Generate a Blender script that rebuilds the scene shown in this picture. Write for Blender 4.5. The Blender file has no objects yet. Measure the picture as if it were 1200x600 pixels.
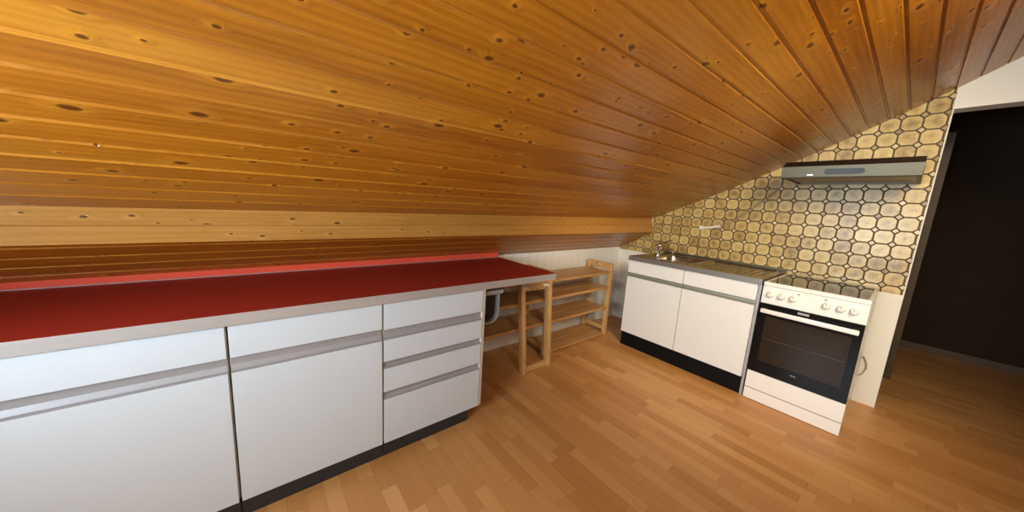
import bpy, bmesh, math, random
from mathutils import Vector, Matrix
random.seed(7)
SC = bpy.context.scene
COL = SC.collection
R = math.radians

# ---------------------------------------------------------------- materials
class NT:
    def __init__(s, name):
        s.m = bpy.data.materials.new(name); s.m.use_nodes = True
        s.t = s.m.node_tree; s.b = s.t.nodes['Principled BSDF']
    def n(s, typ, **kw):
        nd = s.t.nodes.new(typ)
        for k, v in kw.items(): setattr(nd, k, v)
        return nd
    def put(s, sock, v):
        if hasattr(v, 'is_output') or isinstance(v, bpy.types.NodeSocket): s.t.links.new(v, sock)
        elif v is not None: sock.default_value = v
    def math(s, op, a, b=None, c=None, clamp=False):
        nd = s.n('ShaderNodeMath', operation=op, use_clamp=clamp)
        for i, v in enumerate((a, b, c)):
            if v is not None: s.put(nd.inputs[i], v)
        return nd.outputs[0]
    def mix(s, f, a, b, blend='MIX'):
        nd = s.n('ShaderNodeMix', data_type='RGBA', blend_type=blend)
        s.put(nd.inputs['Factor'], f)
        for k, v in (('A', a), ('B', b)):
            sock = [i for i in nd.inputs if i.name == k and i.type == 'RGBA'][0]
            if isinstance(v, tuple) and len(v) == 3: v = v + (1,)
            s.put(sock, v)
        return [o for o in nd.outputs if o.type == 'RGBA'][0]
    def ramp(s, f, stops, interp='LINEAR'):
        nd = s.n('ShaderNodeValToRGB'); cr = nd.color_ramp; cr.interpolation = interp
        while len(cr.elements) < len(stops): cr.elements.new(.5)
        for e, (p, c) in zip(cr.elements, stops):
            e.position = p; e.color = (c + (1,)) if isinstance(c, tuple) else (c, c, c, 1)
        s.put(nd.inputs[0], f); return nd.outputs[0]
    def smooth(s, v, a, b):
        nd = s.n('ShaderNodeMapRange', interpolation_type='SMOOTHSTEP')
        s.put(nd.inputs[0], v); nd.inputs[1].default_value = a; nd.inputs[2].default_value = b
        return nd.outputs[0]
    def noise(s, vec, scale=5, detail=3, rough=.5, dist=0):
        nd = s.n('ShaderNodeTexNoise')
        if vec is not None: s.put(nd.inputs['Vector'], vec)
        nd.inputs['Scale'].default_value = scale; nd.inputs['Detail'].default_value = detail
        nd.inputs['Roughness'].default_value = rough; nd.inputs['Distortion'].default_value = dist
        return nd.outputs[0]
    def coord(s, kind='Object'):
        return s.n('ShaderNodeTexCoord').outputs[kind]
    def pos(s):
        return s.n('ShaderNodeNewGeometry').outputs['Position']
    def sep(s, v):
        nd = s.n('ShaderNodeSeparateXYZ'); s.put(nd.inputs[0], v); return nd.outputs
    def comb(s, x=0., y=0., z=0.):
        nd = s.n('ShaderNodeCombineXYZ')
        for i, v in enumerate((x, y, z)): s.put(nd.inputs[i], v)
        return nd.outputs[0]
    def scalev(s, v, sc):
        nd = s.n('ShaderNodeVectorMath', operation='MULTIPLY'); s.put(nd.inputs[0], v); nd.inputs[1].default_value = sc
        return nd.outputs[0]
    def white(s, v, dim='2D'):
        nd = s.n('ShaderNodeTexWhiteNoise', noise_dimensions=dim); s.put(nd.inputs['Vector'], v)
        return nd.outputs
    def bump(s, h, strength=.3, dist=.002):
        nd = s.n('ShaderNodeBump'); nd.inputs['Strength'].default_value = strength; nd.inputs['Distance'].default_value = dist
        s.put(nd.inputs['Height'], h); s.t.links.new(nd.outputs[0], s.b.inputs['Normal'])
    def set(s, base=None, rough=None, metal=None, spec=None, coat=None, coatr=None):
        for k, v in (('Base Color', base), ('Roughness', rough), ('Metallic', metal), ('Specular IOR Level', spec),
                     ('Coat Weight', coat), ('Coat Roughness', coatr)):
            if v is None: continue
            if isinstance(v, tuple) and len(v) == 3: v = v + (1,)
            s.put(s.b.inputs[k], v)
        return s

def plain(name, col, rough=.5, metal=0, var=.06, scale=30, coat=None, spec=None, bump=0):
    n = NT(name)
    f = n.noise(n.coord(), scale, 3)
    dark = tuple(c * (1 - var) for c in col); lite = tuple(min(1, c * (1 + var)) for c in col)
    n.set(n.mix(f, dark, lite), rough, metal, spec, coat)
    if bump: n.bump(f, bump, .001)
    return n.m

def pine(name, dark, mid, lite, knotcol, rough=.32, axis='UV', knots=1.0, coat=.25, kscale=(5.5, 9.5), ring=1.0):
    """knotty pine; grain runs along u of the UV map, or along a world axis"""
    n = NT(name)
    if axis == 'UV': v = n.coord('UV')
    else:
        x, y, z = n.sep(n.coord('Object'))
        a = {'X': (x, y, z), 'Y': (y, x, z), 'Z': (z, x, y)}[axis]
        v = n.comb(a[0], n.math('ADD', a[1], n.math('MULTIPLY', a[2], 1.7)), 0.)
    u, w, _ = n.sep(v)
    kv = n.comb(n.math('MULTIPLY', u, kscale[0]), n.math('MULTIPLY', w, kscale[1]), 0.)
    vo = n.n('ShaderNodeTexVoronoi', voronoi_dimensions='2D', feature='F1'); n.put(vo.inputs['Vector'], kv); vo.inputs['Scale'].default_value = 1
    kr, kg, kb = n.sep(vo.outputs['Color'])
    keep = n.math('GREATER_THAN', kr, .5)
    rad = n.math('MULTIPLY_ADD', kg, .07, .045)
    d = n.math('DIVIDE', vo.outputs['Distance'], rad)
    core = n.math('MULTIPLY', n.math('SUBTRACT', 1., n.smooth(d, .55, 1.15)), keep)
    halo = n.math('MULTIPLY', n.math('SUBTRACT', 1., n.smooth(d, .8, 3.6)), keep)
    vo2 = n.n('ShaderNodeTexVoronoi', voronoi_dimensions='2D', feature='F1'); vo2.inputs['Scale'].default_value = 1
    n.put(vo2.inputs['Vector'], n.comb(n.math('MULTIPLY', u, kscale[0] * 1.7), n.math('MULTIPLY_ADD', w, kscale[1] * 1.5, 3.3), 0.))
    k2r, k2g, k2b = n.sep(vo2.outputs['Color'])
    keep2 = n.math('GREATER_THAN', k2r, .6)
    d2 = n.math('DIVIDE', vo2.outputs['Distance'], n.math('MULTIPLY_ADD', k2g, .06, .04))
    core = n.math('MAXIMUM', core, n.math('MULTIPLY', n.math('SUBTRACT', 1., n.smooth(d2, .5, 1.1)), keep2))
    halo = n.math('MAXIMUM', halo, n.math('MULTIPLY', n.math('SUBTRACT', 1., n.smooth(d2, .8, 3.4)), n.math('MULTIPLY', keep2, .8)))
    # grain
    warp = n.math('MULTIPLY_ADD', halo, .018 * ring, w)
    wob = n.noise(n.comb(n.math('MULTIPLY', u, .9), n.math('MULTIPLY', w, 9.), 0.), 1., 2)
    wv = n.math('MULTIPLY_ADD', wob, .05, warp)
    tone = n.noise(n.comb(n.math('MULTIPLY', u, 1.1), n.math('MULTIPLY', w, 7.), 3.), 1., 3, .6)
    rings = n.math('SINE', n.math('MULTIPLY_ADD', tone, 5., n.math('MULTIPLY', wv, 260.)))
    fine = n.noise(n.comb(n.math('MULTIPLY', u, 4.), n.math('MULTIPLY', warp, 330.), 0.), 1., 4, .65)
    plank = n.white(n.comb(n.math('FLOOR', n.math('DIVIDE', w, 5.)), 1.), '2D')[0]
    t = n.math('ADD', n.math('MULTIPLY', rings, .05), n.math('MULTIPLY', fine, .45))
    t = n.math('ADD', t, n.math('MULTIPLY', tone, .55))
    t = n.math('ADD', t, n.math('MULTIPLY_ADD', plank, .26, -.14))
    c = n.ramp(t, [(.22, dark), (.5, mid), (.85, lite)])
    c = n.mix(n.math('MULTIPLY', halo, .55 * knots), c, n.mix(.5, c, lite))
    c = n.mix(n.math('MULTIPLY', core, .85 * knots), c, knotcol)
    n.set(c, n.math('MULTIPLY_ADD', fine, .18, rough - .09), 0, .5, coat, .22)
    swell = n.noise(n.comb(n.math('MULTIPLY', u, 9.), n.math('MULTIPLY', w, 26.), 7.), 1., 2)
    hh = n.math('ADD', n.math('MULTIPLY', fine, .35), n.math('MULTIPLY', swell, 1.1))
    hh = n.math('ADD', hh, n.math('MULTIPLY', halo, 1.6)); hh = n.math('SUBTRACT', hh, n.math('MULTIPLY', core, 1.5))
    n.bump(hh, .35, .003)
    return n.m

def floor_mat():
    n = NT('beech_strip_laminate')
    x, y, z = n.sep(n.pos())
    W = .066
    xr = n.math('DIVIDE', x, W); row = n.math('FLOOR', xr); fx = n.math('FRACT', xr)
    r1 = n.white(n.comb(row, 3.), '2D')[0]
    yr = n.math('ADD', n.math('DIVIDE', y, .42), n.math('MULTIPLY', r1, 13.7))
    cell = n.math('FLOOR', yr); fy = n.math('FRACT', yr)
    rc = n.white(n.comb(row, cell), '2D')[0]
    rc2 = n.white(n.comb(cell, row), '2D')[0]
    gv = n.comb(n.math('MULTIPLY_ADD', x, 150., n.math('MULTIPLY', rc, 40.)), n.math('MULTIPLY_ADD', y, 5., n.math('MULTIPLY', rc2, 30.)), 0.)
    g = n.noise(gv, 1., 4, .6)
    g2 = n.noise(n.comb(n.math('MULTIPLY', x, 22.), n.math('MULTIPLY_ADD', y, 2., n.math('MULTIPLY', rc, 17.)), 0.), 1., 3)
    t = n.math('ADD', n.math('MULTIPLY', rc, .62), n.math('ADD', n.math('MULTIPLY', g, .2), n.math('MULTIPLY', g2, .28)))
    c = n.ramp(t, [(.1, (.46, .215, .062)), (.5, (.56, .285, .095)), (.95, (.65, .365, .14))])
    ex = n.math('MINIMUM', fx, n.math('SUBTRACT', 1., fx)); ey = n.math('MINIMUM', fy, n.math('SUBTRACT', 1., fy))
    line = n.math('MAXIMUM', n.math('SUBTRACT', 1., n.smooth(ex, .0, .03)), n.math('SUBTRACT', 1., n.smooth(ey, 0., .006)))
    c = n.mix(n.math('MULTIPLY', line, .35), c, (.17, .07, .02))
    n.set(c, n.math('MULTIPLY_ADD', g, .14, .3), 0, .45)
    n.bump(n.math('SUBTRACT', g, n.math('MULTIPLY', line, .7)), .08, .001)
    return n.m

def tile_mat():
    n = NT('octagon_tile')
    x, y, z = n.sep(n.pos())
    Pt = .0935
    U = n.math('DIVIDE', n.math('ADD', y, .625), Pt); V = n.math('DIVIDE', n.math('SUBTRACT', z, 1.444), Pt)
    fu = n.math('ABSOLUTE', n.math('SUBTRACT', n.math('FRACT', n.math('ADD', U, .5)), .5))     # 0 at dot centre .. .5 at tile centre
    fv = n.math('ABSOLUTE', n.math('SUBTRACT', n.math('FRACT', n.math('ADD', V, .5)), .5))
    dia = n.math('ADD', fu, fv)                     # diamond metric
    r = .20; g = .056
    edge = n.math('MINIMUM', fu, fv)
    nz = n.math('MULTIPLY_ADD', n.noise(n.scalev(n.pos(), (1, 1, 1)), 70, 2), .03, -.015)
    dn = n.math('ADD', dia, nz); en = n.math('ADD', edge, n.math('MULTIPLY', nz, .6))
    inD = n.math('SUBTRACT', 1., n.smooth(dn, .15, .18))
    ringD = n.math('MULTIPLY', n.smooth(dn, .15, .18), n.math('SUBTRACT', 1., n.smooth(dn, .27, .31)))
    seam = n.math('MULTIPLY', n.math('SUBTRACT', 1., n.smooth(en, g * .45, g * 1.25)), n.math('SUBTRACT', 1., inD))
    grout = n.math('MAXIMUM', seam, ringD)
    cu = n.math('FLOOR', U); cv = n.math('FLOOR', V)
    rc = n.white(n.comb(cu, cv), '2D')[0]
    rd = n.white(n.comb(n.math('FLOOR', n.math('ADD', U, .5)), n.math('ADD', n.math('FLOOR', n.math('ADD', V, .5)), 50.)), '2D')[0]
    mott = n.noise(n.pos(), 32, 5, .65, .4)
    mott2 = n.noise(n.pos(), 110, 3, .6)
    cx = n.math('SUBTRACT', .5, fu); cy = n.math('SUBTRACT', .5, fv)
    rad = n.math('SQRT', n.math('ADD', n.math('MULTIPLY', cx, cx), n.math('MULTIPLY', cy, cy)))
    t = n.math('ADD', n.math('MULTIPLY', mott, .55), n.math('MULTIPLY', mott2, .25))
    t = n.math('ADD', t, n.math('MULTIPLY_ADD', rad, .38, -.1))
    t = n.math('ADD', t, n.math('MULTIPLY_ADD', rc, .24, -.10))
    oc = n.ramp(t, [(.22, (.27, .17, .052)), (.46, (.54, .39, .15)), (.78, (.76, .60, .29))])
    dc = n.ramp(rd, [(0., (.28, .17, .08)), (.3, (.42, .29, .13)), (.9, (.68, .55, .32))])
    c = n.mix(inD, oc, dc)
    c = n.mix(n.math('MULTIPLY', grout, .95), c, (.045, .022, .006))
    n.set(c, n.math('MULTIPLY_ADD', grout, .3, .3), 0, .5)
    n.bump(n.math('SUBTRACT', n.math('MULTIPLY', mott, .25), grout), .35, .002)
    return n.m

def white_panel_wall():
    n = NT('white_boarded_wall')
    x, y, z = n.sep(n.pos())
    f = n.math('FRACT', n.math('DIVIDE', x, .1)); e = n.math('MINIMUM', f, n.math('SUBTRACT', 1., f))
    gr = n.math('SUBTRACT', 1., n.smooth(e, .01, .05))
    c = n.mix(n.math('MULTIPLY', gr, .35), (.80, .79, .75), (.5, .47, .42))
    n.set(c, .45); n.bump(n.math('SUBTRACT', 1., gr), .5, .004)
    return n.m

def brushed(name, col, rough=.3, axis=0, metal=1.0):
    n = NT(name)
    sc = [260, 260, 260]; sc[axis] = 3
    f = n.noise(n.scalev(n.coord(), tuple(sc)), 1, 3)
    n.set(n.mix(f, tuple(c * .88 for c in col), tuple(min(1, c * 1.08) for c in col)), n.math('MULTIPLY_ADD', f, .16, rough - .06), metal)
    n.bump(f, .015, .0004)
    return n.m

def leatherette_white(name, a, b):
    n = NT(name)
    f = n.noise(n.coord(), 260, 2)
    n.set(n.mix(f, a, b), .42, 0, .4); n.bump(f, .12, .0006)
    return n.m

def red_laminate(name, a, b, rough=.38):
    n = NT(name)
    f = n.noise(n.coord(), 420, 2)
    n.set(n.mix(f, a, b), rough, 0, .22); n.bump(f, .1, .0005)
    return n.m

def glass_dark(name, col, rough=.06, spec=.5):
    n = NT(name)
    f = n.noise(n.coord(), 3, 2)
    n.set(n.mix(f, col, tuple(c * 1.3 for c in col)), rough, 0, spec)
    return n.m

M = dict(
    ceiling=pine('orange_knotty_pine', (.29, .095, .006), (.475, .185, .012), (.64, .315, .035), (.09, .02, .003), rough=.30),
    beam=pine('light_knotty_pine', (.40, .185, .035), (.54, .275, .062), (.64, .36, .10), (.10, .03, .008), kscale=(6.5, 11.), rough=.35),
    shelf=pine('varnished_shelf_pine', (.38, .19, .06), (.55, .31, .115), (.67, .42, .18), (.16, .06, .02), axis='X', kscale=(5., 9.), knots=.8, coat=.1, rough=.4),
    post=pine('pale_post_pine', (.48, .27, .10), (.64, .40, .17), (.74, .50, .25), (.2, .08, .025), axis='Z', kscale=(6., 14.), knots=.5, coat=.1, rough=.42),
    rail=pine('pale_rail_pine', (.46, .25, .09), (.61, .37, .15), (.71, .47, .22), (.2, .08, .025), axis='Y', kscale=(6., 14.), knots=.6, coat=.1, rough=.42),
    railx=pine('pale_cross_pine', (.48, .27, .10), (.64, .40, .17), (.74, .50, .25), (.2, .08, .025), axis='X', kscale=(6., 14.), knots=.6, coat=.1, rough=.42),
    floor=floor_mat(), tile=tile_mat(), knee=white_panel_wall(),
    plaster=plain('white_plaster', (.78, .75, .68), .7, var=.03, scale=60, bump=.15),
    front=leatherette_white('daylight_tinted_laminate', (.63, .675, .70), (.69, .735, .76)),  # white fronts with the bluish cast of the daylight mixed into their colour
    front2=leatherette_white('white_sink_laminate', (.72, .715, .69), (.78, .775, .75)),
    carcass=plain('cream_carcass_board', (.66, .58, .46), .5, var=.04),
    plinth=plain('charcoal_plinth', (.035, .036, .036), .5),
    black_plinth=plain('black_plinth', (.006, .006, .007), .5, spec=.2),
    alu=brushed('satin_aluminium', (.42, .415, .42), .5, 0, .35),
    edge=brushed('countertop_edge_strip', (.58, .56, .54), .42, 0, .5),
    groove=brushed('sink_handle_channel', (.40, .41, .35), .45, 1, .6),
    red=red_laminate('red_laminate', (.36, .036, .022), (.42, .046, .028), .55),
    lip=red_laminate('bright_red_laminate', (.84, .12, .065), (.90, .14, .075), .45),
    lipcap=plain('grey_lip_cap', (.075, .065, .055), .5),
    steel=brushed('brushed_steel', (.16, .145, .105), .45, 1, .85),
    steel_dark=brushed('worn_sink_steel', (.36, .32, .27), .24, 1),
    rim=brushed('sink_rim_steel', (.30, .28, .25), .4, 1, .6),
    chrome=plain('chrome', (.80, .80, .78), .08, 1, var=.02),
    enamel=plain('white_enamel', (.80, .785, .74), .25, var=.015, coat=.3),
    knob=plain('white_knob_plastic', (.80, .76, .68), .35, var=.02),
    blackglass=glass_dark('black_oven_glass', (.006, .006, .007), .07, .3),
    window_glass=glass_dark('oven_window_glass', (.028, .020, .014), .08, .3),
    hob=glass_dark('hob_ceramic_glass', (.012, .011, .010), .04),
    greylabel=plain('silver_badge', (.5, .48, .44), .3, .8),
    dark=plain('dark_plastic', (.012, .012, .013), .35),
    indicator=plain('indicator_lens', (.12, .02, .01), .2),
    filt=brushed('hood_filter_mesh', (.36, .33, .27), .4, 1, .9),
    gunmetal=plain('gunmetal', (.20, .19, .18), .33, .7),
    maroon=plain('maroon_plate', (.10, .045, .04), .4),
    whiteplastic=plain('white_plastic', (.80, .78, .72), .4, var=.02),
    cable=plain('grey_cable_sheath', (.30, .25, .16), .55),
    cord=plain('ochre_cord', (.40, .30, .16), .5),
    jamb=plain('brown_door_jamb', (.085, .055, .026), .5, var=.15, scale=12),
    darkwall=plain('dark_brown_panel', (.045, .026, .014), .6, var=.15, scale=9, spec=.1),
    zone=plain('zone_print', (.10, .09, .08), .3),
    rack=plain('rack_wire', (.25, .2, .15), .3, .8),
)

# ---------------------------------------------------------------- mesh helpers
def box(bm, x0, x1, y0, y1, z0, z1, bev=0.0, seg=2):
    r = bmesh.ops.create_cube(bm, size=1)
    vs = r['verts']
    for v in vs:
        v.co = Vector(((x0 + x1) / 2 + v.co.x * (x1 - x0), (y0 + y1) / 2 + v.co.y * (y1 - y0), (z0 + z1) / 2 + v.co.z * (z1 - z0)))
    if bev:
        es = list({e for v in vs for e in v.link_edges})
        bmesh.ops.bevel(bm, geom=es, offset=bev, segments=seg, affect='EDGES', profile=.5)
    return bm
def B(x0, x1, y0, y1, z0, z1, bev=0.0, seg=2):
    return box(bmesh.new(), x0, x1, y0, y1, z0, z1, bev, seg)
def prism(bm, pts, axis, a, b):
    """closed polygon pts (2-D) extruded along axis from a to b. axis X: pts=(y,z); Y: (x,z); Z: (x,y)"""
    mk = {'X': lambda p, t: (t, p[0], p[1]), 'Y': lambda p, t: (p[0], t, p[1]), 'Z': lambda p, t: (p[0], p[1], t)}[axis]
    v0 = [bm.verts.new(mk(p, a)) for p in pts]; v1 = [bm.verts.new(mk(p, b)) for p in pts]
    n = len(pts)
    for i in range(n): bm.faces.new((v0[i], v0[(i + 1) % n], v1[(i + 1) % n], v1[i]))
    bm.faces.new(v0[::-1]); bm.faces.new(v1)
    return bm
def tube(bm, pts, rad, seg=12, cap=True):
    pts = [Vector(p) for p in pts]; rings = []
    rr = rad if isinstance(rad, (list, tuple)) else [rad] * len(pts)
    up = None
    for i, p in enumerate(pts):
        d = (pts[min(i + 1, len(pts) - 1)] - pts[max(i - 1, 0)]).normalized()
        if up is None: up = Vector((0, 0, 1)) if abs(d.z) < .9 else Vector((1, 0, 0))
        s = d.cross(up).normalized(); up = s.cross(d).normalized()
        rings.append([bm.verts.new(p + (s * math.cos(2 * math.pi * k / seg) + up * math.sin(2 * math.pi * k / seg)) * rr[i]) for k in range(seg)])
    for a, b in zip(rings, rings[1:]):
        for k in range(seg): bm.faces.new((a[k], a[(k + 1) % seg], b[(k + 1) % seg], b[k]))
    if cap: bm.faces.new(rings[0][::-1]); bm.faces.new(rings[-1])
    return bm
def lathe(bm, prof, origin, axis, seg=28):
    """prof = [(r, h)...] revolved about axis direction from origin"""
    o = Vector(origin); a = Vector(axis).normalized()
    s = a.cross(Vector((0, 0, 1)) if abs(a.z) < .9 else Vector((1, 0, 0))).normalized(); t = a.cross(s)
    rings = []
    for r, h in prof:
        rings.append([bm.verts.new(o + a * h + (s * math.cos(2 * math.pi * k / seg) + t * math.sin(2 * math.pi * k / seg)) * max(r, 1e-5)) for k in range(seg)])
    for p, q in zip(rings, rings[1:]):
        for k in range(seg): bm.faces.new((p[k], p[(k + 1) % seg], q[(k + 1) % seg], q[k]))
    bm.faces.new(rings[0][::-1]); bm.faces.new(rings[-1])
    return bm
def ribbon(bm, path, normals, w, axis, th):
    """flat strap: path points, thickness along normals, width w along axis vector"""
    ax = Vector(axis) * w / 2; rings = []
    for p, nn in zip(path, normals):
        p = Vector(p); nn = Vector(nn).normalized() * th / 2
        rings.append([bm.verts.new(q) for q in (p - ax - nn, p + ax - nn, p + ax + nn, p - ax + nn)])
    for a, b in zip(rings, rings[1:]):
        for k in range(4): bm.faces.new((a[k], a[(k + 1) % 4], b[(k + 1) % 4], b[k]))
    bm.faces.new(rings[0][::-1]); bm.faces.new(rings[-1])
    return bm

def wloc(o):
    v = Vector((0, 0, 0))
    while o: v += o.location; o = o.parent
    return v
def obj(name, bm, m, parent=None, smooth=False, origin=None):
    bmesh.ops.recalc_face_normals(bm, faces=bm.faces)
    off = wloc(parent) if parent else Vector((0, 0, 0))
    if origin is None and not parent:
        cs = [v.co for v in bm.verts]
        origin = Vector(((min(c.x for c in cs) + max(c.x for c in cs)) / 2, (min(c.y for c in cs) + max(c.y for c in cs)) / 2, min(c.z for c in cs)))
    loc = Vector(origin) - off if origin is not None else Vector((0, 0, 0))
    for v in bm.verts: v.co -= off + loc
    me = bpy.data.meshes.new(name); bm.to_mesh(me); bm.free()
    for mm in (m if isinstance(m, (list, tuple)) else [m]): me.materials.append(mm)
    if smooth:
        for p in me.polygons: p.use_smooth = True
        me.set_sharp_from_angle(angle=R(40))
    o = bpy.data.objects.new(name, me); COL.objects.link(o)
    o.location = loc
    if parent: o.parent = parent
    return o
def tag(o, label, cat, group=None):
    o['label'] = label; o['category'] = cat
    if group: o['group'] = group
    return o
def thing(name, label, cat, loc, group=None):
    o = bpy.data.objects.new(name, None); o.empty_display_size = .05; COL.objects.link(o); o.location = loc
    return tag(o, label, cat, group)
def struct(name, bm, m, origin=(0, 0, 0), smooth=False):
    o = obj(name, bm, m, None, smooth, origin); o['kind'] = 'structure'; return o

# ---------------------------------------------------------------- room numbers (metres)
XW = 2.955            # tiled end wall
YK = .69              # knee wall
XF = -1.65            # wall behind the photographer
YR = -2.6             # wall on the right, behind the photographer
YE = -1.475           # the tiled wall stops here: passage
XH = 5.06             # dark wall at the far end of the passage

# roof: slightly sagging slope, falling a little towards the near end
def tilt(x): return .01 * (x - XW)
def zroof(t): return 1.215 + .4103 * t + .0528 * t * t        # t = .357 - y
SL = [(0., 0.)]
k = 0.0
while k < 3.3:
    k2 = k + .002
    SL.append((SL[-1][0] + math.hypot(.002, zroof(k2) - zroof(k)), k2)); k = k2
def t_of_s(s):
    i = min(int(s / SL[-1][0] * (len(SL) - 1)), len(SL) - 2)
    while i > 0 and SL[i][0] > s: i -= 1
    while i < len(SL) - 2 and SL[i + 1][0] < s: i += 1
    a, b = SL[i], SL[i + 1]
    return a[1] + (b[1] - a[1]) * (s - a[0]) / (b[0] - a[0])

# floor
struct('floor', B(XF - .1, XH + .1, YR - .1, YK + .1, -.06, 0), M['floor'])

# ceiling: tongue and groove boards running along x, one mesh
def plank_mesh(prof, uvs, x0, x1, tilts):
    """prof: list of (y,z,s,plank); strip of quads between consecutive points"""
    bm = bmesh.new(); uv = bm.loops.layers.uv.new('UVMap')
    for (p, q) in zip(prof, prof[1:]):
        vs = [bm.verts.new((x, a[0], a[1] + tl(x))) for x, a, tl in ((x0, p, tilts), (x1, p, tilts), (x1, q, tilts), (x0, q, tilts))]
        f = bm.faces.new(vs)
        pk = max(p[3], q[3]) if p[3] != q[3] else p[3]
        off = uvs(pk)
        for l, (x, a) in zip(f.loops, ((x0, p), (x1, p), (x1, q), (x0, q))):
            l[uv].uv = (x + off, a[2] + pk * 5.0)
    bm.verts.ensure_lookup_table()
    bmesh.ops.remove_doubles(bm, verts=bm.verts, dist=1e-5)
    return bm
PITCH = .0925
offs = [random.uniform(0, 40) for _ in range(80)]
prof = []
s_end = 3.36
kk = 0
def roof_pt(s, depth):
    t = t_of_s(s); t2 = t_of_s(min(s + .01, s_end + .3)); dy, dz = -(t2 - t), zroof(t2) - zroof(t)
    L = math.hypot(dy, dz); ny, nz = -dz / L, dy / L          # points down into the room
    if nz > 0: ny, nz = -ny, -nz
    return (.357 - t - ny * depth, zroof(t) - nz * depth)
while kk * PITCH < s_end - .1:
    s0 = kk * PITCH
    if kk: seq = [(s0 - .0005, 0), (s0 + .0055, .0065), (s0 + .0135, .0065), (s0 + .0145, .0), (s0 + .018, 0)]
    else: seq = [(s0, 0)]
    for i, (s, dp) in enumerate(seq):
        y, z = roof_pt(s, dp); prof.append((y, z, s, kk if not (kk and i == 0) else kk))
    for fr in (.35, .7):
        y, z = roof_pt(s0 + PITCH * fr, 0); prof.append((y, z, s0 + PITCH * fr, kk))
    y, z = roof_pt(s0 + PITCH - .0015, 0); prof.append((y, z, s0 + PITCH - .0015, kk))
    kk += 1
bm = plank_mesh(prof, lambda p: offs[p], XF - .05, XW + .02, tilt)
geom = bmesh.ops.extrude_face_region(bm, geom=bm.faces[:])
for v in [g for g in geom['geom'] if isinstance(g, bmesh.types.BMVert)]: v.co.z += .06
struct('ceiling', bm, M['ceiling'])

# boxed purlin face (two pale boards) under the slope
FT = (.357, 1.215); FB = (.308, 1.07)
def tb(x): return .0045 * (x - XW)
bm = bmesh.new(); uv = bm.loops.layers.uv.new('UVMap')
fm = lambda f, dy=0: (FT[0] + (FB[0] - FT[0]) * f + dy, FT[1] + (FB[1] - FT[1]) * f)
cuts = [(0, 0, 0), (.46, 0, 0), (.48, .004, 0), (.50, .004, 1), (.52, 0, 1), (1, 0, 1)]
for (f0, d0, p0), (f1, d1, p1) in zip(cuts, cuts[1:]):
    quad = []
    for x, f, d in ((XF - .05, f0, d0), (XW + .01, f0, d0), (XW + .01, f1, d1), (XF - .05, f1, d1)):
        y, z = fm(f, d); quad.append((x, y, z + tilt(x) * (1 - f) + tb(x) * f, f))
    fa = bm.faces.new([bm.verts.new(q[:3]) for q in quad])
    for l, q in zip(fa.loops, quad): l[uv].uv = (q[0] + offs[60 + p1], q[3] * .15 + p1 * 5 + 170)
# top lip and bottom lip closing the box towards the roof
bmesh.ops.remove_doubles(bm, verts=bm.verts, dist=1e-5)
geom = bmesh.ops.extrude_face_region(bm, geom=bm.faces[:])
for v in [g for g in geom['geom'] if isinstance(g, bmesh.types.BMVert)]: v.co.y += .045
struct('trim_1', bm, M['beam'])

# lower slope between the purlin and the knee wall
LB = (YK + .03, .838)
slen = math.hypot(LB[0] - FB[0], LB[1] - FB[1])
lp = []
npl = 5
ux, uz = (LB[0] - FB[0]) / slen, (LB[1] - FB[1]) / slen
nx, nz_ = uz, -ux
if nz_ > 0: nx, nz_ = -nx, -nz_
def low(s, dp): return (FB[0] + ux * s - nx * dp, FB[1] + uz * s - nz_ * dp)
for kq in range(npl):
    s0 = .02 + kq * .0925; s1 = min(s0 + .0925, slen)
    if kq == 0: lp.append((*low(-.0, 0), 0, 30))
    seq = [(s0, 0), (s0 + .004, .006), (s0 + .012, .006), (s0 + .013, 0)]
    for s, dp in seq:
        if s < slen: lp.append((*low(s, dp), s, 30 + kq))
    lp.append((*low(s1 - .0015, 0), s1 - .0015, 30 + kq))
bm = plank_mesh(lp, lambda p: offs[p], XF - .05, XW + .01, tb)
geom = bmesh.ops.extrude_face_region(bm, geom=bm.faces[:])
for v in [g for g in geom['geom'] if isinstance(g, bmesh.types.BMVert)]: v.co.z += .03; v.co.y += .05
struct('trim_2', bm, M['ceiling'])

# knee wall
struct('wall_left', B(XF - .1, XW, YK, YK + .1, 0, .86), M['knee'])
# end wall: white plaster base, tiled above z=.832, cut to the roof line
ZT = .832
bm = bmesh.new()
prism(bm, [(YE, 0), (YK + .1, 0), (YK + .1, ZT), (YE, ZT)], 'X', XW, XW + .12)
struct('wall_back_1', bm, M['plaster'])
def roofz(y): return zroof(.357 - y)
tp = [(YE, ZT), (YK + .05, ZT), (YK + .05, .85), (FB[0], FB[1] + .02), (FT[0], FT[1] + .03)]
tp += [(y, roofz(y) + .03) for y in (0, -.35, -.7, -1.05, -1.3, YE)]
struct('wall_back_2', prism(bmesh.new(), tp, 'X', XW, XW + .12), M['tile'])
# plaster corner bead where the tiled wall ends
struct('trim_3', B(XW - .004, XW + .126, YE - .006, YE, 0, 2.02), M['plaster'])
# wall over and right of the passage opening
bm = prism(bmesh.new(), [(-2.45, 2.02), (YE, 2.02), (YE, roofz(YE) + .03), (-1.8, roofz(-1.8) + .03), (-2.2, roofz(-2.2) + .03), (-2.45, roofz(-2.45) + .03)], 'X', XW, XW + .12)
prism(bm, [(YR - .02, 0), (-2.45, 0), (-2.45, roofz(-2.45) + .03), (YR - .02, roofz(YR) + .03)], 'X', XW, XW + .12)
struct('wall_back_3', bm, M['plaster'])
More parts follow.
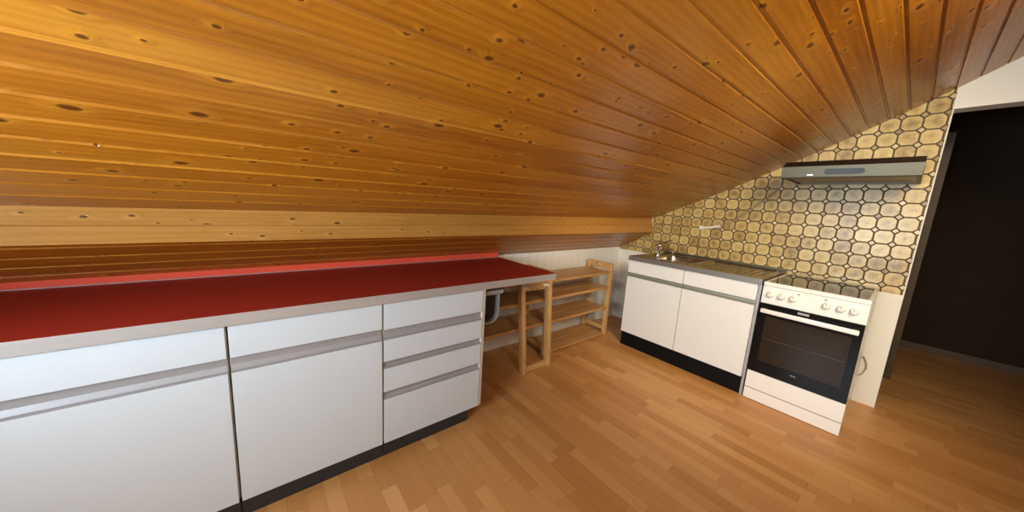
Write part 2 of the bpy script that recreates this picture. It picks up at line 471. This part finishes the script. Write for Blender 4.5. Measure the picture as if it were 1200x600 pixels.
# wall behind the camera and right wall with the window
WY0, WY1, WZ0, WZ1 = -1.6, -.5, .88, 1.52
ROOFP = [(y, roofz(y)) for y in (0, -.3, WY1)]
bm = prism(bmesh.new(), [(WY1, 0), (YK + .1, 0), (YK + .1, .85), (FB[0], 1.06), (FT[0], FT[1])] + ROOFP, 'X', XF - .1, XF)
prism(bm, [(YR - .02, 0), (WY0, 0), (WY0, roofz(WY0)), (YR - .02, roofz(YR - .02))], 'X', XF - .1, XF)
prism(bm, [(WY0, WZ1), (WY1, WZ1), (WY1, roofz(WY1)), (-.9, roofz(-.9)), (-1.25, roofz(-1.25)), (WY0, roofz(WY0))], 'X', XF - .1, XF)
box(bm, XF - .1, XF, WY0, WY1, 0, WZ0)
struct('wall_front', bm, M['plaster'])
struct('wall_right', B(XF - .1, XW + .1, YR - .12, YR, 0, 2.92), M['plaster'])
bm = bmesh.new()
for a in ((WY0, WY0 + .06, WZ0, WZ1), (WY1 - .06, WY1, WZ0, WZ1), (WY0, WY1, WZ0, WZ0 + .06), (WY0, WY1, WZ1 - .06, WZ1), ((WY0 + WY1) / 2 - .04, (WY0 + WY1) / 2 + .04, WZ0, WZ1)):
    box(bm, XF - .08, XF - .03, a[0], a[1], a[2], a[3])
struct('window_1', bm, M['enamel'])
# passage behind the opening
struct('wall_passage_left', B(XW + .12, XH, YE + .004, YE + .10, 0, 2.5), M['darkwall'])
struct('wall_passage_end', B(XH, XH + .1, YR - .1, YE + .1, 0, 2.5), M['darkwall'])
struct('baseboard_passage', B(XH - .015, XH, YR, YE, 0, .07), plain('passage_skirting', (.12, .075, .04), .5))
struct('wall_passage_right', B(XW + .12, XH, YR - .12, YR, 0, 2.5), M['plaster'])
struct('ceiling_passage', B(XW + .12, XH + .1, YR - .12, YE + .1, 2.5, 2.56), M['plaster'])
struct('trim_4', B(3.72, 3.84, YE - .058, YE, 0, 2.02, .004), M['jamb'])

# ---------------------------------------------------------------- left run of base cabinets
ZB, ZT_, ZC0, ZC1 = .075, .791, .799, .84
def front_cabinet(x0, x1, label):
    t = thing('base_cabinet', label, 'cabinet', ((x0 + x1) / 2, .3, 0), 'white base cabinets of the long run')
    bm = bmesh.new()
    box(bm, x0 + .001, x0 + .017, .02, .6, ZB, ZT_); box(bm, x1 - .017, x1 - .001, .02, .6, ZB, ZT_)
    box(bm, x0 + .017, x1 - .017, .02, .6, ZB, ZB + .016); box(bm, x0 + .017, x1 - .017, .585, .6, ZB + .016, ZT_)
    box(bm, x0 + .017, x1 - .017, .04, .585, .62, .636)
    obj('carcass', bm, M['carcass'], t)
    a, b = x0 + .004, x1 - .004
    obj('top_panel', B(a, b, 0, .02, .671, ZT_, .0015), M['front'], t)
    d = obj('door', B(a, b, 0, .02, ZB, .612, .0015), M['front'], t)
    handle_strip(a, b, .613, .670, d)
    obj('plinth', B(x0 + .001, x1 - .001, .012, .03, 0, ZB - .002), M['plinth'], t)
    return t
def handle_strip(a, b, z0, z1, parent):
    """recessed aluminium grip profile: slanted back, small lip along the lower edge"""
    h = z1 - z0
    p = [(.0015, z0), (.0015, z0 + .006), (.006, z0 + .008), (.014, z0 + h * .45), (.014, z1 - .002), (.003, z1 - .002), (.003, z1), (.0195, z1), (.0195, z0)]
    return obj('handle_strip', prism(bmesh.new(), p, 'X', a, b), M['alu'], parent)
front_cabinet(-1.136, -.5365, 'white base cabinet at the left edge of the photo, left of the first door gap')
front_cabinet(-.5355, -.0005, 'white base cabinet with one wide door, beside the drawer unit')

t = thing('drawer_unit', 'white unit with four drawers at the open end of the red worktop', 'drawer cabinet', (.28, .3, 0))
bm = bmesh.new()
box(bm, .0005, .0165, .02, .6, ZB, ZT_); box(bm, .549, .566, .003, .6, ZB, ZT_)
box(bm, .0165, .549, .02, .6, ZB, ZB + .016); box(bm, .0165, .549, .585, .6, ZB + .016, ZT_)
obj('carcass', bm, M['carcass'], t)
lev = [(.665, ZT_, None), (.506, .614, .665), (.351, .469, .506), (ZB, .310, .351)]
for z0, z1, g in lev:
    dr = obj('drawer', B(.004, .547, 0, .02, z0, z1, .0015), M['front'], t)
    if g:
        handle_strip(.004, .547, z1 + .001, g - .001, dr)
        obj('end_cap', B(.5472, .5485, .0, .02, z1 + .001, g - .001), M['whiteplastic'], dr)
obj('plinth', B(.0005, .482, .012, .03, 0, ZB - .002), M['plinth'], t)

# red worktop with raised rear lip
t = thing('worktop', 'long red worktop with pale metal front edge on the white cabinets', 'countertop', (0, .3, ZC0))
obj('slab', B(-1.2, 1.112, -.012, YK - .002, ZC0, ZC1 - .0008), M['carcass'], t)
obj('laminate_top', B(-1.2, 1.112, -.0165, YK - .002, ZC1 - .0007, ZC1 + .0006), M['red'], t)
obj('front_edge', B(-1.2, -.035, -.0175, -.0125, ZC0 - .001, ZC1), M['edge'], t)
obj('front_edge', B(-.0345, 1.112, -.0175, -.0125, ZC0 - .001, ZC1), M['edge'], t)
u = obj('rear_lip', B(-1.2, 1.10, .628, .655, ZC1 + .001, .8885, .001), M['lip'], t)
obj('lip_cap', B(-1.2, 1.10, .6285, .656, .889, .8925), M['lipcap'], u)
obj('joint_strip', B(-1.2, 1.10, .624, .628, ZC1 + .0008, ZC1 + .0045), M['alu'], u)

# ---------------------------------------------------------------- clamp device under the worktop end
t = thing('clamp_bracket', 'dark metal clamp bracket with curved steel strap hanging under the red worktop beside the drawers', 'bracket', (.66, .12, .56))
bm = B(.585, .715, .04, .17, .735, .772, .006); box(bm, .60, .70, .06, .15, .772, .798, .002)
obj('head', bm, M['gunmetal'], t, True)
obj('head_plate', B(.592, .712, .028, .039, .745, .768, .002), M['alu'], t)
bm = bmesh.new(); tube(bm, [(.70, .10, .752), (.76, .13, .738), (.815, .17, .726)], [.014, .013, .011]); box(bm, .745, .80, .115, .15, .70, .722, .004)
obj('arm', bm, M['dark'], t, True)
obj('back_plate', B(.5662, .586, .05, .17, .572, .74, .003), M['dark'], t)
obj('inner_plate', B(.588, .634, .085, .098, .60, .732, .002), M['maroon'], t)
path = []; nor = []
for z in (.742, .70, .66, .625): path.append((.690, .055, z)); nor.append((1, 0, 0))
for a in range(10, 100, 10):
    path.append((.632 + .058 * math.cos(R(a)), .055, .625 - .058 * math.sin(R(a)))); nor.append((math.cos(R(a)), 0, -math.sin(R(a))))
path.append((.600, .055, .568)); nor.append((0, 0, -1))
path.append((.588, .055, .576)); nor.append((-.6, 0, -.8))
obj('strap', ribbon(bmesh.new(), path, nor, .034, (0, 1, 0), .008), M['alu'], t, True)
path2 = [(x, .125, z) for x, _, z in path]
obj('rear_strap', ribbon(bmesh.new(), path2, nor, .10, (0, 1, 0), .006), M['gunmetal'], t, True)

# ---------------------------------------------------------------- shelving unit against the knee wall
t = thing('shelving_unit', 'low varnished pine shelf rack against the white knee wall', 'shelf', (1.45, .5, 0))
YS0, YS1 = .355, .655
def side_frame(x0, x1):
    for y0, y1 in ((YS0, YS0 + .038), (YS1 - .038, YS1)):
        obj('post', B(x0, x1, y0, y1, 0, .752, .003), M['post'], t)
    # top rail with an oval grip hole
    bm = bmesh.new()
    ya, yb, za, zb = YS0 + .0381, YS1 - .0381, .690, .750
    out = [(ya, za), (yb, za), (yb, zb), (ya, zb)]
    yc, zc = (ya + yb) / 2, (za + zb) / 2 + .004
    hole = []
    for k in range(28):
        a = 2 * math.pi * k / 28
        hole.append((yc + math.copysign(.022, math.cos(a)) + .014 * math.cos(a), zc + .014 * math.sin(a)))
    xm0, xm1 = x0 + .006, x1 - .006
    rings = {}
    for x in (xm0, xm1):
        vo = [bm.verts.new((x, p[0], p[1])) for p in out]; vi = [bm.verts.new((x, p[0], p[1])) for p in hole]
        eo = [bm.edges.new((vo[i], vo[(i + 1) % 4])) for i in range(4)]
        ei = [bm.edges.new((vi[i], vi[(i + 1) % 28])) for i in range(28)]
        bmesh.ops.triangle_fill(bm, use_beauty=True, use_dissolve=False, edges=eo + ei)
        rings[x] = (vo, vi)
    for q, n in ((0, 4), (1, 28)):
        a, b = rings[xm0][q], rings[xm1][q]
        for i in range(n): bm.faces.new((a[i], a[(i + 1) % n], b[(i + 1) % n], b[i]))
    obj('top_rail', bm, M['rail'], t)
    obj('bottom_rail', B(x0 + .006, x1 - .006, ya, yb, .055, .095, .003), M['rail'], t)
side_frame(2.308, 2.343); side_frame(1.442, 1.477); side_frame(.574, .609)
for z in (.650, .495, .285):
    for a, b in ((1.4775, 2.3075), (.6095, 1.4415)):
        bm = bmesh.new()
        box(bm, a, b, YS0 + .004, YS0 + .142, z, z + .025, .003); box(bm, a, b, YS0 + .146, YS1 - .005, z, z + .025, .003)
        obj('shelf_board', bm, M['shelf'], t)
bm = bmesh.new()
box(bm, 1.4775, 2.3075, YS0 + .004, YS0 + .142, .012, .032, .003); box(bm, 1.4775, 2.3075, YS0 + .146, YS1 - .005, .012, .032, .003)
obj('bottom_board', bm, M['shelf'], t)

# loose side frame standing in front of the shelf, under the worktop end
t = thing('support_frame', 'pale pine two-post frame standing under the end of the red worktop', 'wooden frame', (1.23, .235, 0))
def lean(bm):
    for v in bm.verts:
        f = v.co.z / .76
        v.co.y += .055 * f; v.co.x -= .03 * f * (1.40 - v.co.x) / .3
    return bm
ZP = .76
for x0, x1 in ((1.088, 1.123), (1.345, 1.382)):
    obj('post', lean(B(x0, x1, .212, .257, 0, ZP, .003)), M['post'], t)
obj('bottom_rail', lean(B(1.1232, 1.3448, .218, .245, .008, .05, .003)), M['railx'], t)
obj('top_rail', lean(B(1.1232, 1.3448,   .218, .245, .640, .725, .003)), M['shelf'], t)
for x0, x1 in ((1.092, 1.142), (1.288, 1.336)):
    bm = B(x0, x1, .198, .2115 if x0 < 1.2 else .2175, .666, .684, .004); box(bm, x0 + .006, x1 - .012, .18, .198, .671, .678, .002)
    obj('white_clip', lean(bm), M['whiteplastic'], t)['label'] = 'white plastic clip'

# ---------------------------------------------------------------- sink unit
XS = 2.276; SY0, SY1 = -.844, .156; SYM = -.344
t = thing('sink_cabinet', 'white two-door sink cabinet with black plinth against the tiled wall', 'cabinet', (2.6, SYM, 0))
bm = bmesh.new()
box(bm, XS + .02, XW - .016, SY1 - .016, SY1, .138, .833); box(bm, XS + .02, XW - .016, SY0, SY0 + .016, .138, .833)
box(bm, XS + .02, XW - .016, SY0 + .016, SY1 - .016, .138, .154); box(bm, XW - .03, XW - .016, SY0 + .016, SY1 - .016, .154, .833)
obj('carcass', bm, M['front2'], t)
for a, b in ((SY0 + .004, SYM - .002), (SYM + .002, SY1 - .001)):
    obj('top_panel', B(XS, XS + .019, a, b, .717, .833, .0015), M['front2'], t)
    d = obj('door', B(XS, XS + .019, a, b, .138, .678, .0015), M['front2'], t)
    p = [(XS + .003, .679), (XS + .003, .684), (XS + .014, .692), (XS + .014, .714), (XS + .003, .714), (XS + .003, .716), (XS + .019, .716), (XS + .019, .679)]
    obj('handle_strip', prism(bmesh.new(), p, 'Y', a, b), M['groove'], d)
obj('plinth', B(XS + .02, XS + .038, SY0, SY1, 0, .137), M['black_plinth'], t)
obj('end_strip', B(XS + .002, XS + .022, SY0 - .018, SY0 - .002, 0, .834), M['alu'], t)['label'] = 'grey metal edge strip beside the cooker'

# stainless sink top
t = thing('kitchen_sink', 'stainless steel sink top with bowl and drainer on the white sink cabinet', 'sink', (2.6, SYM, .834))
ZS = .872
def rrect(x0, x1, y0, y1, r, n=6):
    pts = []
    for cx, cy, a0 in ((x1 - r, y1 - r, 0), (x0 + r, y1 - r, 90), (x0 + r, y0 + r, 180), (x1 - r, y0 + r, 270)):
        for k in range(n + 1):
            a = R(a0 + 90 * k / n); pts.append((cx + r * math.cos(a), cy + r * math.sin(a)))
    return pts
bm = bmesh.new()
X0, X1, Ya, Yb = XS - .012, XW - .003, SY0 - .018, SY1
outer = [bm.verts.new((x, y, ZS)) for x, y in rrect(X0, X1, Ya, Yb, .012, 3)]
n = len(outer); eo = [bm.edges.new((outer[i], outer[(i + 1) % n])) for i in range(n)]
bowl = [bm.verts.new((x, y, ZS)) for x, y in rrect(2.41, 2.80, -.315, .020, .06)]
m_ = len(bowl); eb = [bm.edges.new((bowl[i], bowl[(i + 1) % m_])) for i in range(m_)]
dra = [bm.verts.new((x, y, ZS)) for x, y in rrect(2.36, 2.87, -.815, -.355, .02)]
q_ = len(dra); ed = [bm.edges.new((dra[i], dra[(i + 1) % q_])) for i in range(q_)]
bmesh.ops.triangle_fill(bm, use_beauty=True, use_dissolve=False, edges=eo + eb + ed)
def sink_loop(loop, steps):
    c = sum((v.co for v in loop), Vector()) / len(loop); prev = loop
    for sc, z in steps:
        nw = [bm.verts.new((c.x + (v.co.x - c.x) * sc, c.y + (v.co.y - c.y) * sc, z)) for v in loop]
        for i in range(len(loop)): bm.faces.new((prev[i], prev[(i + 1) % len(loop)], nw[(i + 1) % len(loop)], nw[i]))
        prev = nw
    bm.faces.new(prev)
sink_loop(bowl, [(.985, ZS - .006), (.96, ZS - .03), (.92, ZS - .13), (.88, ZS - .148), (.8, ZS - .153)])
sink_loop(dra, [(.992, ZS - .003), (.985, ZS - .006)])
low_ = [bm.verts.new((v.co.x, v.co.y, ZS - .037)) for v in outer]
for i in range(n): bm.faces.new((outer[i], outer[(i + 1) % n], low_[(i + 1) % n], low_[i]))
obj('basin_sheet', bm, M['steel_dark'], t, True)
bm = bmesh.new()
for k in range(9): box(bm, 2.40, 2.84, -.79 + k * .045, -.782 + k * .045, ZS - .0062, ZS - .002, .0015)
obj('drainer_ribs', bm, M['steel_dark'], t)
obj('front_rim', B(X0 - .001, X0 + .004, Ya, Yb, ZS - .037, ZS + .001, .0005), M['rim'], t)
obj('rear_upstand', B(XW - .016, XW - .002, Ya, Yb, ZS + .0005, ZS + .016, .002), M['steel'], t)
bm = lathe(bmesh.new(), [(.028, 0), (.03, .003), (.012, .004), (.010, .001)], (2.60, -.147, ZS - .1525), (0, 0, 1))
obj('drain_strainer', bm, M['chrome'], t, True)

# tap
t = thing('tap', 'small chrome mixer tap on the left end of the steel sink', 'tap', (2.665, .085, ZS))
tx, ty = 2.665, .085
obj('body', lathe(bmesh.new(), [(.026, .0005), (.026, .008), (.020, .012), (.020, .075), (.024, .08), (.024, .098), (.018, .106)], (tx, ty, ZS), (0, 0, 1)), M['chrome'], t, True)
bm = tube(bmesh.new(), [(tx, ty, ZS + .055), (tx - .015, ty - .06, ZS + .072), (tx - .03, ty - .125, ZS + .074), (tx - .038, ty - .165, ZS + .062)], [.013, .012, .011, .011])
tube(bm, [(tx - .0378, ty - .163, ZS + .064), (tx - .0378, ty - .163, ZS + .042)], .011)
obj('spout', bm, M['chrome'], t, True)
obj('lever', tube(bmesh.new(), [(tx, ty, ZS + .10), (tx + .005, ty - .045, ZS + .125), (tx + .015, ty - .11, ZS + .158)], [.014, .008, .007]), M['chrome'], t, True)

# ---------------------------------------------------------------- cooker
XC = 2.272; CY0, CY1 = -1.3686, -.8706
t = thing('cooker', 'white freestanding electric cooker with black oven door and glass hob', 'cooker', (2.6, -1.12, 0))
bm = B(XC + .022, XW - .03, CY0 + .001, CY1 - .001, .0, .835)
obj('body', bm, M['enamel'], t)
bm = bmesh.new()
for a in ((XC, XC + .022, CY0, CY1), (XW - .045, XW - .025, CY0, CY1), (XC + .022, XW - .045, CY0, CY0 + .018), (XC + .022, XW - .045, CY1 - .018, CY1)):
    box(bm, a[0], a[1], a[2], a[3], .836, .862, .003)
obj('hob_frame', bm, M['enamel'], t)
h = obj('hob', B(XC + .0225, XW - .0455, CY0 + .0185, CY1 - .0185, .84, .8605), M['hob'], t)
for cx, cy, r in ((2.45, -1.235, .09), (2.45, -1.0, .072), (2.73, -1.235, .072), (2.73, -1.0, .09)):
    bm = bmesh.new(); segs = 40; ins = []; out = []
    for k in range(segs):
        a = 2 * math.pi * k / segs
        ins.append(bm.verts.new((cx + (r - .0015) * math.cos(a), cy + (r - .0015) * math.sin(a), .8608))); out.append(bm.verts.new((cx + r * math.cos(a), cy + r * math.sin(a), .8608)))
    for k in range(segs): bm.faces.new((ins[k], ins[(k + 1) % segs], out[(k + 1) % segs], out[k]))
    obj('cooking_zone', bm, M['zone'], h)
# control panel
cp = obj('control_panel', B(XC, XC + .0215, CY0, CY1, .714, .8345, .003), M['enamel'], t)
for y in (-.918, -.978, -1.037, -1.195, -1.258, -1.313):
    bm = lathe(bmesh.new(), [(.023, 0), (.023, .004), (.0185, .007), (.0165, .022), (.014, .025)], (XC - .0003, y, .783), (-1, 0, 0))
    box(bm, XC - .0285, XC - .022, y - .0035, y + .0035, .768, .798, .001)
    kn = obj('knob', bm, M['knob'], t, True)
    obj('pointer', B(XC - .0292, XC - .0286, y - .0012, y + .0012, .786, .797), M['dark'], kn)
for y in (-1.057, -1.185):
    obj('indicator_lamp', lathe(bmesh.new(), [(.0045, 0), (.0045, .002), (.003, .004)], (XC - .0003, y, .816), (-1, 0, 0), 16), M['indicator'], t, True)
# oven door
d = obj('oven_door', B(XC - .004, XC + .0215, CY0 + .001, CY1 - .001, .2165, .712, .003), M['blackglass'], t)
obj('oven_window', B(XC - .0048, XC - .0042, -1.328, -.915, .305, .628), M['window_glass'], d)
bm = bmesh.new()
tube(bm, [(XC - .0052, -1.322, .470), (XC - .0052, -.921, .470)], .0009, 8)
for kz in range(5): tube(bm, [(XC - .0052, -1.30, .50 + kz * .02), (XC - .0052, -.945, .50 + kz * .02)], .00035, 6)
obj('oven_rack', bm, M['rack'], d)
bm = B(XC - .040, XC - .024, -1.352, -.886, .652, .682, .006)
box(bm, XC - .026, XC - .0042, -1.348, -1.322, .655, .679, .002); box(bm, XC - .026, XC - .0042, -.916, -.890, .655, .679, .002)
obj('handle', bm, M['enamel'], d, True)
obj('badge', B(XC - .0056, XC - .0042, -1.127, -1.071, .690, .7035, .0004), M['greylabel'], d)
bm = bmesh.new()
for k, w_ in enumerate((.006, .004, .006, .005)): box(bm, XC - .0049, XC - .0042, -1.126 + k * .0075, -1.126 + k * .0075 + w_, .272, .278)
obj('door_print', bm, M['greylabel'], d)
obj('drawer_front', B(XC, XC + .0215, CY0, CY1, .088, .2145, .003), M['enamel'], t)
obj('gap_shade_strip', B(XC + .012, XC + .0215, CY0 + .002, CY1 - .002, .0826, .0879), M['dark'], t)  # dark filler strip painting the shade in the gap above the kick panel
obj('kick_panel', B(XC + .002, XC + .0215, CY0, CY1, .004, .0825, .002), M['enamel'], t)
# ochre power cord looping out behind the cooker
obj('power_cord', tube(bmesh.new(), [(XW - .028, -1.355, .36), (XW - .012, -1.378, .345), (XW - .012, -1.397, .30), (XW - .012, -1.399, .265), (XW - .012, -1.390, .23), (XW - .012, -1.378, .208), (XW - .012, -1.362, .20)], .0035, 10), M['cord'], t, True)['label'] = 'ochre power cord'

# ---------------------------------------------------------------- range hood
XHd = 2.39; HY0, HY1 = -1.428, -.822; HZ0, HZ1 = 1.568, 1.637
t = thing('range_hood', 'slim stainless steel range hood with black control pocket on the tiled wall', 'range hood', (2.67, -1.12, HZ0))
obj('body', B(XHd + .06, XW - .002, HY0 + .004, HY1 - .004, HZ0 + .022, HZ1, .003), M['steel'], t)
obj('front_panel', prism(bmesh.new(), [(XHd, HZ1), (XHd + .012, HZ0 + .002), (XHd + .05, HZ0 + .002), (XHd + .05, HZ1)], 'Y', HY0, HY1), M['steel'], t)
obj('top_bevel', prism(bmesh.new(), [(XHd + .002, HZ1 + .0005), (XHd + .125, HZ1 + .0005), (XHd + .125, HZ1 + .045), (XHd + .10, HZ1 + .045)], 'Y', HY0, HY1), M['dark'], t)
obj('cap', B(XHd + .1255, XW - .002, HY0 + .001, HY1 - .001, HZ1 + .001, HZ1 + .045, .002), M['dark'], t)
bm = bmesh.new()
for a in ((XHd + .055, XHd + .075, HY0, HY1), (XW - .04, XW - .002, HY0, HY1), (XHd + .075, XW - .04, HY0, HY0 + .02), (XHd + .075, XW - .04, HY1 - .02, HY1)):
    box(bm, a[0], a[1], a[2], a[3], HZ0, HZ0 + .02, .002)
obj('under_rim', bm, M['steel'], t)
obj('grease_filter', B(XHd + .076, XW - .041, HY0 + .0205, HY1 - .0205, HZ0 + .008, HZ0 + .014), M['filt'], t)
# rounded pocket with buttons
def capsule(y0, y1, z0, z1, x0, x1, rr):
    pts = []
    for cy, a0 in ((y1 - rr, -90), (y0 + rr, 90)):
        for k in range(11):
            a = R(a0 + 18 * k); pts.append((cy + rr * math.cos(a), (z0 + z1) / 2 + (z1 - z0) / 2 * math.sin(a)))
    return prism(bmesh.new(), pts, 'X', x0, x1)
pk = obj('control_pocket', capsule(-1.212, -1.036, 1.586, 1.617, XHd + .0005, XHd + .02, .0155), M['dark'], t)
for k in range(5):
    y = -1.185 + k * .03
    obj('switch', B(XHd - .001, XHd + .001, y, y + .018, 1.598, 1.606, .0005), plain('switch_grey', (.05, .05, .05), .4) if k == 0 else bpy.data.materials['switch_grey'], pk)
obj('lamp_print', B(XHd + .0075, XHd + .0105, -.985, -.955, 1.581, 1.586, .0005), M['chrome'], t)

# cable from the hood down to the wall outlet
t = thing('wall_cable', 'thin cable running down the tiles from the hood to a white stub', 'cable', (XW, -.17, 1.16))
pts = [(-.72, 1.565), (-.70, 1.53), (-.66, 1.485), (-.60, 1.42), (-.53, 1.345), (-.46, 1.28), (-.39, 1.23), (-.32, 1.195), (-.25, 1.172), (-.19, 1.163)]
obj('sheath', tube(bmesh.new(), [(XW - .006, y, z) for y, z in pts], .0055, 10), M['cable'], t, True)
bm = tube(bmesh.new(), [(XW - .013, y, z) for y, z in ((-.325, 1.197), (-.25, 1.174), (-.165, 1.163))], .010, 12)
lathe(bm, [(.020, 0), (.020, .014), (.015, .02)], (XW - .0005, -.165, 1.164), (-1, 0, 0), 20)
obj('white_end', bm, M['whiteplastic'], t, True)['label'] = 'white plastic cable stub'

# ---------------------------------------------------------------- light
def area(name, loc, target, sx, sy, power, col, spread=180):
    L = bpy.data.lights.new(name, 'AREA'); L.shape = 'RECTANGLE'; L.size = sx; L.size_y = sy; L.energy = power; L.color = col; L.spread = R(spread)
    o = bpy.data.objects.new(name, L); COL.objects.link(o); o.location = loc
    o.rotation_euler = (Vector(target) - Vector(loc)).to_track_quat('-Z', 'Y').to_euler(); return o
area('daylight', (XF - .2, (WY0 + WY1) / 2, (WZ0 + WZ1) / 2 - .05), (.6, -1.15, 1.25), 1.05, .6, 90, (.70, .86, 1.0))
def spot(name, loc, target, power, col, ang, blend, rad):
    L = bpy.data.lights.new(name, 'SPOT'); L.energy = power; L.color = col; L.spot_size = R(ang); L.spot_blend = blend; L.shadow_soft_size = rad
    o = bpy.data.objects.new(name, L); COL.objects.link(o); o.location = loc
    o.rotation_euler = (Vector(target) - Vector(loc)).to_track_quat('-Z', 'Y').to_euler(); return o
def point(name, loc, power, col, rad):
    L = bpy.data.lights.new(name, 'POINT'); L.energy = power; L.color = col; L.shadow_soft_size = rad
    o = bpy.data.objects.new(name, L); COL.objects.link(o); o.location = loc; return o
spot('tile_fill_spot', (.2, -2.35, 2.3), (2.9, -.4, .85), 330, (1.0, .87, .64), 74, .8, .42)  # unseen warm spot added to brighten the tiles while sparing the ceiling
point('room_bulb', (-.6, -2.1, 1.9), 9, (1.0, .90, .72), .12)
w = bpy.data.worlds.new('World'); SC.world = w; w.use_nodes = True
sky = w.node_tree.nodes.new('ShaderNodeTexSky'); sky.sky_type = 'NISHITA'; sky.sun_disc = False; sky.sun_elevation = R(35)
w.node_tree.links.new(sky.outputs[0], w.node_tree.nodes['Background'].inputs[0]); w.node_tree.nodes['Background'].inputs[1].default_value = .25

# ---------------------------------------------------------------- camera
cd = bpy.data.cameras.new('Camera'); cam = bpy.data.objects.new('Camera', cd); COL.objects.link(cam)
cd.sensor_width = 36; cd.lens = 373.43 / 1200 * 36; cd.clip_start = .02
yaw, pit, rol = R(50.9722), R(-9.271), R(3.5691)
f = Vector((math.cos(yaw) * math.cos(pit), math.sin(yaw) * math.cos(pit), math.sin(pit)))
rt = Vector((math.sin(yaw), -math.cos(yaw), 0)); up = rt.cross(f)
r2 = rt * math.cos(rol) + up * math.sin(rol); u2 = -rt * math.sin(rol) + up * math.cos(rol)
mat = Matrix((r2, u2, -f)).transposed().to_4x4(); mat.translation = (-.4322, -1.4434, 1.2787)
cam.matrix_world = mat
SC.camera = cam
SC.view_settings.view_transform = 'Standard'
SC.view_settings.look = 'None'
SC.view_settings.exposure = .18
SC.view_settings.gamma = .9
